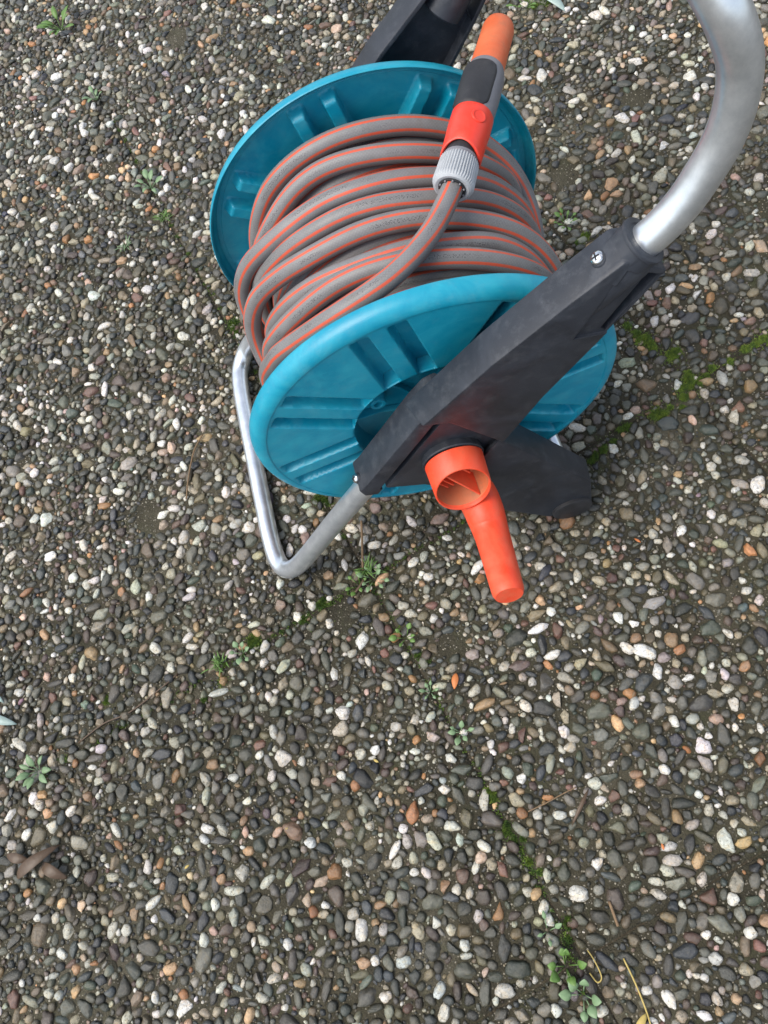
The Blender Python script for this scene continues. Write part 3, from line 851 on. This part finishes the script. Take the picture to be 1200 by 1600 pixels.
for i, t in enumerate(turns):
    for (a, y, r) in t: ctrl.append((base + 360 * i + a + (6 if (i == 0 and a == -180) else 0), y, r))
ctrl = [c for c in ctrl]
A_ = np.array(ctrl); keep = np.r_[True, np.diff(A_[:, 0]) > 1]; A_ = A_[keep]
def cubic_h(x, X, Y):          # pchip-like monotone hermite
    h = np.diff(X); d = np.diff(Y) / h; m_ = np.zeros_like(Y)
    m_[1:-1] = np.where(d[:-1] * d[1:] > 0, 2 * d[:-1] * d[1:] / (d[:-1] + d[1:] + 1e-15), (d[:-1] + d[1:]) * .15)
    m_[0], m_[-1] = d[0], d[-1]
    i = np.clip(np.searchsorted(X, x) - 1, 0, len(X) - 2); t = (x - X[i]) / h[i]
    return (2 * t**3 - 3 * t**2 + 1) * Y[i] + (t**3 - 2 * t**2 + t) * h[i] * m_[i] + (-2 * t**3 + 3 * t**2) * Y[i + 1] + (t**3 - t**2) * h[i] * m_[i + 1]
ang = np.arange(A_[0, 0], A_[-1, 0] + .1, 3.0)
yy = cubic_h(ang, A_[:, 0], A_[:, 1]); rr = cubic_h(ang, A_[:, 0], A_[:, 2])
ker = np.ones(5) / 5
yy = np.convolve(np.pad(yy, 2, mode='edge'), ker, 'valid'); rr = np.convolve(np.pad(rr, 2, mode='edge'), ker, 'valid')
t_ = np.radians(ang)
pts = np.stack([rr * np.sin(t_), yy, ZC + rr * np.cos(t_)], 1)
CP = np.array([.0735, .1040, .4365]); CD = np.array([.166, .2700, .4330]) - CP; CL = np.linalg.norm(CD); CD /= CL
tail = [pts[-4], pts[-1], (-.0756, .0345, .4086), (-.0546, .0315, .4201), (-.0368, .0310, .4274), (-.0195, .0325, .4324), (-.0024, .0364, .4355), (.0132, .0436, .4370), (.0270, .0524, .4374), (.0442, .0676, .4362), (.0582, .0841, .4355), tuple(CP), tuple(CP + CD * .015)]
pts = np.concatenate([pts[:-4], catmull(tail, 5)])
up = pts - np.array([0, 0, ZC]); up[:, 1] = 0; up /= np.linalg.norm(up, axis=1)[:, None]
sl_ = np.r_[0, np.cumsum(np.linalg.norm(np.diff(pts, axis=0), axis=1))]
tw = .35 * np.sin(sl_ * 1.3) + .25 * np.sin(sl_ * 3.1 + 1) + .55
hme, q, n, seg = tube_mesh("hose_coil", pts, .0097, 24, True, up=up, twist=tw)
uvl = hme.uv_layers.new(name="UVMap")
U = np.arange(n * seg) % seg / seg; Vv = sl_[np.arange(n * seg) // seg]
uvs = np.zeros((len(hme.loops), 2), np.float32)
nq = len(q)
uu = U[q]; uu[:, 1] = np.where(uu[:, 1] < uu[:, 0], 1, uu[:, 1]); uu[:, 2] = np.where(uu[:, 2] < uu[:, 3], 1, uu[:, 2])
uvs[:nq * 4, 0] = uu.ravel(); uvs[:nq * 4, 1] = Vv[q].ravel()
uvl.data.foreach_set("uv", uvs.ravel())
link_mesh("hose_coil", hme, M['hose'], hose_root)

# connector and spray nozzle along CD
conn = empty("hose_connector", tuple(CP)); conn.parent = hose_root; conn.location = Vector(CP) - hose_root.location
def addk(o, par):
    o.parent = par; o.location = -Vector(CP) if par is conn else o.location; return o
C0 = Vector(CP); CDv = Vector(CD)
fl = lambda k, sg, s: 1.0 + (.045 if (k % 4) < 2 else -.02) if .004 < s < .0275 else 1.0
addk(lathe("ribbed_nut", C0, CDv, [(.0040, .0118), (.0002, .0122), (-.0004, .0150), (.0010, .0172), (.0042, .0178), (.0050, .0180), (.0270, .0170), (.0280, .0160), (.0300, .0150)], M['lightgrey'], None, 176, 25, fl), conn)
addk(lathe("clamp_ring", C0, CDv, [(-.0002, .0098), (-.0010, .0102), (-.0010, .0121), (.006, .0121)], M['black'], None, 40), conn)
for k in range(10):
    t = 2 * math.pi * k / 10; a = CDv.orthogonal().normalized(); b_ = CDv.cross(a)
    d = a * math.cos(t) + b_ * math.sin(t)
    bm = cyl_bm(C0 + d * .0110 - CDv * .0022, CDv, .0009, .003, 6)
    addk(bm_obj("collet_tooth", bm, M['grey'], None), conn)
addk(lathe("neck_ring", C0, CDv, [(.0280, .0150), (.0290, .0160), (.0318, .0160), (.0325, .0150)], M['grey'], None, 48), conn)
addk(lathe("seal_ring", C0, CDv, [(.0310, .0140), (.0322, .0153), (.0420, .0153)], M['black'], None, 48), conn)
# release sleeve with a cut-away lower lip
def sleeve():
    sg = 64; bm = bmesh.new(); a = (Vector((0, 0, 1)) - CDv * CDv.z).normalized(); b_ = CDv.cross(a); rings = []
    prof = [(.0360, .0160, 1), (.0350, .0176, 1), (.0362, .0186, 1), (.0500, .0188, 0), (.0650, .0194, 0), (.0790, .0192, 0), (.0805, .0184, 0), (.0805, .0150, 0), (.0500, .0155, 0)]
    for s, r, lip in prof:
        ring = []
        for k in range(sg):
            t = 2 * math.pi * k / sg
            ext = lip * (-.0085 * max(0, math.cos(2 * t)) ** 1.0 * 0 + .0030 * (math.cos(t) ** 2) - .0045 * (math.sin(t) ** 2))
            ring.append(bm.verts.new(C0 + CDv * (s + ext) + (a * math.cos(t) + b_ * math.sin(t)) * r))
        rings.append(ring)
    for i in range(len(rings)):
        A, B = rings[i], rings[(i + 1) % len(rings)]
        for k in range(sg): bm.faces.new((A[k], A[(k + 1) % sg], B[(k + 1) % sg], B[k]))
    return bm_obj("release_sleeve", bm, M['red'], None, True, 40)
addk(sleeve(), conn)
va = (Vector((-.35, -.25, .9)) - CDv * CDv.dot(Vector((-.35, -.25, .9)))).normalized()
addk(lathe("sleeve_mark", C0 + CDv * .066 + (Vector((.45, -.35, .83)) - CDv * CDv.dot(Vector((.45, -.35, .83)))).normalized() * .0176, (Vector((.45, -.35, .83)) - CDv * CDv.dot(Vector((.45, -.35, .83)))).normalized(), [(0, .0072), (.0020, .0066), (.0022, .0050), (.0018, .0046)], M['red'], None, 32), conn)

noz = empty("spray_nozzle", tuple(CP)); noz.parent = hose_root; noz.location = Vector(CP) - hose_root.location
def addn(o): o.parent = noz; o.location = -Vector(CP); return o
addn(lathe("nozzle_body", C0, CDv, [(.0770, .0150), (.0775, .0180), (.0800, .0188), (.100, .0193), (.1240, .0190), (.1310, .0180), (.1360, .0166), (.1370, .0120)], M['grey'], None, 56, 40))
def pad():     # black soft inlay, rounded rectangle wrapped on the body
    bm = bmesh.new(); a = va; b_ = CDv.cross(a); nu, nv = 26, 22; g_ = {}
    L0, L1, HA = .0785, .1290, math.radians(62)
    for layer, rr_ in ((0, .0203), (1, .0170)):
        for i in range(nu + 1):
            for j in range(nv + 1):
                u = i / nu * 2 - 1; v = j / nv * 2 - 1
                # squash grid to rounded rectangle
                k = 1 - .14 * (abs(u) ** 6) * (v * v); k2 = 1 - .14 * (abs(v) ** 6) * (u * u)
                s = (L0 + L1) / 2 + u * (L1 - L0) / 2 * k2; t = v * HA * k
                edge = max(abs(u), abs(v)); r = rr_ - (.0012 * max(0, (edge - .9) / .1) ** 2 if layer == 0 else 0)
                g_[layer, i, j] = bm.verts.new(C0 + CDv * s + (a * math.cos(t) + b_ * math.sin(t)) * r)
    for i in range(nu):
        for j in range(nv):
            for L_ in (0, 1):
                bm.faces.new((g_[L_, i, j], g_[L_, i + 1, j], g_[L_, i + 1, j + 1], g_[L_, i, j + 1]))
    for i in range(nu):
        for j in (0, nv): bm.faces.new((g_[0, i, j], g_[0, i + 1, j], g_[1, i + 1, j], g_[1, i, j]))
    for j in range(nv):
        for i in (0, nu): bm.faces.new((g_[0, i, j], g_[0, i, j + 1], g_[1, i, j + 1], g_[1, i, j]))
    return bm_obj("soft_grip", bm, M['black'], None, True, 50)
addn(pad())
e_ = CL
addn(lathe("nozzle_tip", C0, CDv, [(.1330, .0150), (.1335, .0163), (e_ * .82, .0157), (e_ - .004, .0152), (e_ + .0010, .0140), (e_ + .0040, .0110), (e_ + .0048, .0060)], M['orange_faded'], None, 48, 50))

# ================================================================== PLANTS AND LITTER
def leaf_bm(bm, p, d, L, Wd, curl=.25, up=(0, 0, 1), fold=.15, shape=.5, n=7):
    d = Vector(d).normalized(); upv = Vector(up); s = d.cross(upv)
    if s.length < 1e-4: s = Vector((1, 0, 0))
    s.normalize(); nn = s.cross(d).normalized(); rows = []
    for i in range(n + 1):
        t = i / n; wv = Wd * .5 * (math.sin(math.pi * min(1, t ** (.6 + shape * .5)) * .97 + .03)) ** .8 if 0 < i < n else Wd * .04
        c = Vector(p) + d * (L * t) + nn * (curl * L * (t * (1 - t) * 1.6 - .35 * t * t))
        rows.append([bm.verts.new(c - s * wv + nn * (fold * wv)), bm.verts.new(c), bm.verts.new(c + s * wv + nn * (fold * wv))])
    for i in range(n):
        for k in range(2): bm.faces.new((rows[i][k], rows[i][k + 1], rows[i + 1][k + 1], rows[i + 1][k]))

def one_leaf(name, parent, p, d, L, Wd, mat, **kw):
    bm = bmesh.new(); leaf_bm(bm, (0, 0, 0), d, L, Wd, **kw)
    me = bpy.data.meshes.new(name); bm.to_mesh(me); bm.free()
    o = link_mesh(name, me, mat, None); o.location = p
    if parent: o.parent = parent
    sm = o.modifiers.new("s", 'SOLIDIFY'); sm.thickness = .00035
    return o

def rosette(x, y, nl, L, wd, label, mat, seed, elev=.45, spread=0, name="weed", stem_h=.004, group="small weeds growing between the pebbles"):
    r = random.Random(seed); e = empty(name, (x, y, TOP)); tag(e, label, "weed", group)
    bm = bmesh.new()
    for k in range(nl):
        a = 2 * math.pi * k / nl + r.uniform(-.35, .35); el = elev * r.uniform(.5, 1.5)
        d = (math.cos(a) * math.cos(el), math.sin(a) * math.cos(el), math.sin(el))
        off = r.uniform(.2, 1) * spread; px, py = off * math.cos(a), off * math.sin(a)
        pet = L * r.uniform(.3, .7); h = stem_h + r.uniform(0, .004)
        p0 = Vector((px * .5, py * .5, 0)); p1 = Vector((px, py, h)) + Vector(d) * pet
        tb = cyl_bm(p0, p1 - p0, .0006, (p1 - p0).length, 5); me_ = bpy.data.meshes.new("x"); tb.to_mesh(me_); tb.free(); bm.from_mesh(me_); bpy.data.meshes.remove(me_)
        LL = L * r.uniform(.65, 1.15)
        one_leaf("leaf", e, p1, d, LL, wd * r.uniform(.8, 1.2) * LL / L, mat, curl=r.uniform(.05, .35))
    st = bm_obj("stem", bm, mat, None); st.parent = e
    return e

def grassy(x, y, nl, L, label, mat, seed, name="grass_tuft", ang=None):
    r = random.Random(seed); e = empty(name, (x, y, TOP)); tag(e, label, "grass", None)
    for k in range(nl):
        a = r.uniform(0, 6.28) if ang is None else r.gauss(ang, .7); el = r.uniform(.35, 1.15)
        d = (math.cos(a) * math.cos(el), math.sin(a) * math.cos(el), math.sin(el))
        one_leaf("blade", e, (r.gauss(0, .004), r.gauss(0, .004), 0), d, L * r.uniform(.5, 1.1), .0016, mat, curl=r.uniform(.1, .5), n=5)
    return e

grassy(-.1560, -.0560, 26, .026, "tuft of narrow green grass blades around a red-brown twig below the near steel tube bend", M['leaf'], 1)
rosette(-.150, -.070, 9, .0095, .0065, "cluster of small round green leaves just under the grass tuft by the twig", M['leafpale'], 2, spread=.014)
rosette(-.172, -.073, 6, .0085, .0060, "few round green leaves left of the twig below the steel tube", M['leaf'], 22, spread=.008)
rosette(-.129, -.160, 6, .0100, .0075, "bright green seedling with oval leaves right below the grass tuft", M['leaf'], 3, spread=.006)
rosette(-.662, -.192, 8, .0200, .0090, "grey green rosette weed with tapered leaves near the left edge of the ground", M['leafpale'], 4)
rosette(-.050, -.556, 7, .0130, .0100, "broad leaved bright green seedling at the bottom of the slab joint", M['leaf'], 5, spread=.010, elev=.7)
rosette(-.040, -.585, 6, .0140, .0110, "lowest broad leaved green seedling beside a dry straw loop", M['leafpale'], 55, spread=.008, elev=.6)
rosette(-.058, -.520, 4, .0090, .0050, "thin sprig with two yellowing leaves above the broad leaved seedling", M['leafpale'], 56, spread=.010)
rosette(-.350, -.117, 6, .0095, .0070, "small round leaved weed beside the moss clump left of the steel tube bend", M['leafpale'], 6, spread=.006)
grassy(-.385, -.122, 30, .017, "spiky light green tuft left of the round leaved weed", M['leaf'], 7)
rosette(-.505, 1.260, 10, .030, .0110, "green rosette weed with toothed leaves in the top left corner", M['leaf'], 8)
rosette(-.370, .750, 7, .021, .0105, "grey green weed with oval leaves beside the far teal disc", M['leafpale'], 9)
grassy(-.352, .672, 26, .020, "bright green feathery tuft beside the far teal disc", M['leaf'], 10)
grassy(-.431, .640, 14, .020, "pale thin weed sprig left of the bright feathery tuft", M['leafpale'], 14)
rosette(-.0920, -.2920, 6, .0095, .0060, "tiny pale seedling on the slab joint above the moss", M['leafpale'], 11, spread=.006)
rosette(-.116, -.235, 6, .0080, .0050, "tiny grey green seedling near the dark brown stain", M['leafpale'], 12, spread=.005)
rosette(-.449, 1.020, 6, .016, .0070, "small dull weed among pebbles in the upper left", M['leafpale'], 13)
rosette(.262, .372, 9, .0100, .0060, "leafy green weed beside the wound hose on the right", M['leaf'], 15, spread=.012)
rosette(.345, .830, 8, .0140, .0070, "small green weed at the top edge behind the orange nozzle tip", M['leaf'], 16, spread=.012)

def moss(points, width, density, label, mat, seed, h=.0058):
    r = np.random.default_rng(seed); P = catmull([(x, y, 0) for x, y in points], 12)
    L = np.linalg.norm(np.diff(P, axis=0), axis=1).sum(); N = int(1.8 * density * max(L, width) / .01)
    # clumps along the line
    ncl = max(3, int(L / .006)); ci = r.integers(0, len(P), ncl); cp = P[ci] + np.c_[r.normal(0, width * .32, (ncl, 2)), np.zeros(ncl)]
    cr = r.uniform(.35, 1.0, ncl) * width * .5 + .002
    V = []; F = []
    for k in range(N):
        c = r.integers(0, ncl); off = r.normal(0, .42, 2) * cr[c]
        if r.random() < .12: off = r.normal(0, 1.3, 2) * cr[c]
        x, y = cp[c][0] + off[0], cp[c][1] + off[1]
        tuft = .5 + .9 * (mnoise.noise(Vector((x * 420, y * 420, seed))) + .35)
        if tuft < .32: continue
        d2 = (off @ off) / (cr[c] ** 2); hh = h * max(.22, 1 - d2 * .8) * r.uniform(.5, 1.25) * min(1.3, tuft)
        a = r.uniform(0, 6.28); w_ = .00060; lean = r.normal(0, .0011, 2)
        b0 = len(V)
        for t in range(3): V.append((x + w_ * math.cos(a + 2.09 * t), y + w_ * math.sin(a + 2.09 * t), TOP - .0012 + hh * .40))
        V.append((x + lean[0], y + lean[1], TOP + hh)); V.append((x, y, TOP - .0015))
        F += [(b0, b0 + 1, b0 + 3), (b0 + 1, b0 + 2, b0 + 3), (b0 + 2, b0, b0 + 3), (b0 + 1, b0, b0 + 4), (b0 + 2, b0 + 1, b0 + 4), (b0, b0 + 2, b0 + 4)]
    me = bpy.data.meshes.new("moss"); me.from_pydata(V, [], F)
    o = link_mesh("moss", me, mat, None, False); tag(o, label, "moss", None, 'stuff'); return o
moss([(.279, .175), (.296, .150), (.300, .130), (.316, .112), (.326, .104)], .014, 330, "bright green moss running down the joint right of the teal disc", M['moss'], 1)
moss([(.331, .078), (.324, .060), (.303, .040), (.285, .034), (.262, .028)], .014, 330, "bright green moss where two joints meet right of the reel", M['moss'], 2)
moss([(.335, .058), (.352, .068), (.368, .074)], .008, 200, "thin line of moss right of the joint crossing", M['moss'], 3)
moss([(.384, .074), (.405, .078), (.425, .086), (.440, .090)], .012, 300, "bright green moss in the joint at the right edge", M['moss'], 4)
moss([(.224, .026), (.206, .013), (.190, .008), (.168, -.004)], .011, 300, "dark green moss in the joint beside the front foot", M['moss2'], 5)
moss([(.274, .338), (.280, .330)], .014, 300, "round green moss dot below the leafy weed beside the hose", M['moss'], 6)
moss([(-.083, -.347), (-.079, -.362), (-.074, -.376)], .006, 260, "thin upper moss strip in the lower slab joint", M['moss'], 7)
moss([(-.068, -.404), (-.064, -.416), (-.059, -.428)], .010, 380, "darker thick moss clump in the lower slab joint", M['moss2'], 8)
moss([(-.060, -.438), (-.053, -.452), (-.050, -.462)], .007, 260, "lowest moss strip in the lower slab joint", M['moss'], 9)
moss([(-.340, -.106), (-.328, -.108)], .016, 360, "green moss clump left of the steel tube bend", M['moss'], 10)
moss([(-.232, -.082), (-.226, -.078)], .011, 300, "dark moss clump just below the steel tube bend", M['moss2'], 11)
moss([(-.268, -.096), (-.255, -.098)], .009, 200, "small moss patch between two moss clumps left of the joint", M['moss2'], 12)
moss([(-.395, -.148), (-.387, -.146)], .009, 260, "moss dot below the spiky tuft", M['moss'], 13)
moss([(-.418, -.166), (-.411, -.164)], .008, 200, "moss dot under a white pebble left of the spiky tuft", M['moss2'], 14)
moss([(-.558, -.128), (-.552, -.124)], .008, 300, "yellow green moss dot in the left foreground", M['moss'], 15)
moss([(-.280, .420), (-.272, .404), (-.266, .390)], .012, 240, "moss patch beside the left bend of the steel base tube", M['moss2'], 16)
moss([(-.200, .072), (-.180, .060)], .014, 240, "dark moss under the teal disc and steel tube", M['moss2'], 17)
moss([(.340, .830), (.372, .820)], .018, 260, "moss patch at the top edge beside the nozzle tip", M['moss'], 18)
moss([(-.030, -.500), (-.033, -.520), (-.040, -.532)], .006, 140, "faint moss specks above the lowest seedlings", M['moss2'], 19)
moss([(-.120, -.178), (-.112, -.200)], .010, 60, "sparse moss threads below the bright seedling", M['moss2'], 20)

moss([(-.160, -.060), (-.130, -.160), (-.105, -.260), (-.080, -.360), (-.060, -.440), (-.045, -.520), (-.040, -.600)], .006, 13, "sparse dark moss specks along the slab joint in the lower part", M['moss2'], 31, .0035)
moss([(-.170, -.072), (-.260, -.096), (-.400, -.135), (-.550, -.170), (-.690, -.205)], .007, 12, "sparse dark moss specks along the slab joint on the left", M['moss2'], 32, .0035)
moss([(.150, .012), (.060, -.012), (-.040, -.038), (-.150, -.068)], .006, 13, "sparse dark moss specks along the slab joint under the crank", M['moss2'], 33, .0035)
moss([(-.175, .000), (-.220, .180), (-.275, .400), (-.330, .600), (-.420, .950)], .007, 10, "sparse dark moss specks along the slab joint behind the reel", M['moss2'], 34, .0035)

def litter(name, label, cat, pts, rad, mat, group=None):
    me, *_ = tube_mesh(name, catmull(pts, 6), rad, 7); o = link_mesh(name, me, mat, None); return tag(o, label, cat, group)
litter("twig", "upright red-brown twig standing in the grass tuft", "twig", [(-.1470, .012, .004), (-.1530, -.020, .006), (-.1620, -.056, .001)], .0016, M['twig'])
litter("twig", "curved pale brown stalk on the pebbles left of the steel tube", "twig", [(-.351, .226, .003), (-.367, .205, .004), (-.379, .175, .0045), (-.387, .150, .004), (-.393, .131, .001)], .0011, M['twig'])
litter("twig", "thin forked brown twig on the lower right slab", "twig", [(.020, -.385, .002), (.004, -.388, .003), (-.018, -.393, .003), (-.041, -.397, .001)], .0007, M['twig'])
litter("twig", "short dark stick lying beside the seedlings below the steel tube", "twig", [(-.185, -.088, .002), (-.172, -.078, .003), (-.163, -.070, .003)], .0018, M['dry'])
litter("twig", "short red-brown stick among pebbles at the bottom right", "twig", [(.016, -.505, .002), (.017, -.530, .002)], .0016, M['twig'])
litter("straw", "looped dry straw beside the lowest seedling", "straw", [(-.022, -.545, .002), (-.018, -.556, .004), (-.016, -.572, .002), (-.022, -.576, .001), (-.027, -.566, .002)], .0007, M['yellow'])
litter("straw", "yellow stalk reaching the bottom edge of the picture", "straw", [(.012, -.560, .002), (.016, -.585, .003), (.018, -.612, .003), (.017, -.640, .002)], .0009, M['yellow'])
litter("twig", "dark buried root running along the joint on the left", "twig", [(-.600, -.170, -.002), (-.560, -.155, -.0006), (-.520, -.150, -.001), (-.470, -.130, -.001), (-.445, -.118, -.002)], .0011, M['dry'])
def single_leaf(name, label, p, d, L, Wd, mat, **kw):
    o = one_leaf(name, None, p, d, L, Wd, mat, **kw); return tag(o, label, "leaf")
single_leaf("fallen_leaf", "pale grey green narrow leaf at the top edge above the pebbles", (.372, .838, .004), (.30, -.60, .0), .062, .017, M['olive'], n=10)
single_leaf("fallen_leaf", "upper of two pale blue-grey leaves at the left edge", (-.735, -.040, .006), (.35, -.62, -.02), .052, .012, M['olive'], n=10)
single_leaf("fallen_leaf", "lower of two pale blue-grey leaves at the left edge", (-.735, -.098, .006), (.55, -.28, -.02), .050, .013, M['olive'], n=10)
single_leaf("fallen_leaf", "yellow willow leaf lying at the bottom edge", (.017, -.612, .004), (-.60, -.50, .05), .026, .0075, M['yellow'], n=8)
single_leaf("fallen_leaf", "small bright orange leaf fragment beside pale pebbles", (-.078, -.222, .002), (-.25, -.62, .10), .020, .0085, M['orangebit'], n=8)
single_leaf("fallen_leaf", "long reddish dry leaf under the forked twig", (.033, -.390, .003), (-.62, -.66, .0), .045, .0045, M['dry'], n=8)
dl = empty("dry_leaf", (-.668, -.305, .003)); tag(dl, "curled dark brown dry leaf of three lobes near the left edge", "leaf")
for (p, d, L_, w_) in (((-.012, .004, .002), (-.75, .35, .12), .034, .012), ((-.030, -.014, .002), (1, .42, .12), .068, .015), ((.008, -.004, .003), (.72, -.62, -.05), .040, .014)):
    one_leaf("lobe", dl, p, d, L_, w_, M['dry'], curl=.35, fold=.5, n=10)
fb = [(-.515, .005), (-.20, -.30), (.12, -.30), (.25, .25), (-.42, .35), (-.33, -.35), (-.55, .45), (.19, -.13), (.33, .30), (-.47, -.36), (-.02, -.25), (.09, -.47)]
FT = ["leaf scrap left of the steel tube bend", "leaf scrap in the left part of the middle ground", "leaf scrap right of the long reddish leaf", "leaf scrap left of the moss meeting of two joints", "leaf scrap high on the left side by the teal disc", "leaf scrap near the left joint root", "leaf scrap highest on the left side", "leaf scrap below the front foot", "leaf scrap above the bright green moss", "leaf scrap in the lower left", "leaf scrap above the fork of the brown twig", "leaf scrap in the lower right"]
for k, (x, y) in enumerate(fb):
    r = random.Random(k + 40); a = r.uniform(0, 6.28)
    mk, cn = [('dry', 'brown'), ('yellow', 'yellow'), ('twig', 'tan'), ('orangebit', 'orange')][k % 4]
    o = one_leaf("leaf_scrap", None, (x, y, TOP + .004), (math.cos(a), math.sin(a), r.uniform(-.1, .2)), r.uniform(.007, .013), .003, M[mk], n=4)
    tag(o, "small " + cn + " " + FT[k], "leaf", "scraps of dry leaf on the pebbles")
print("done")
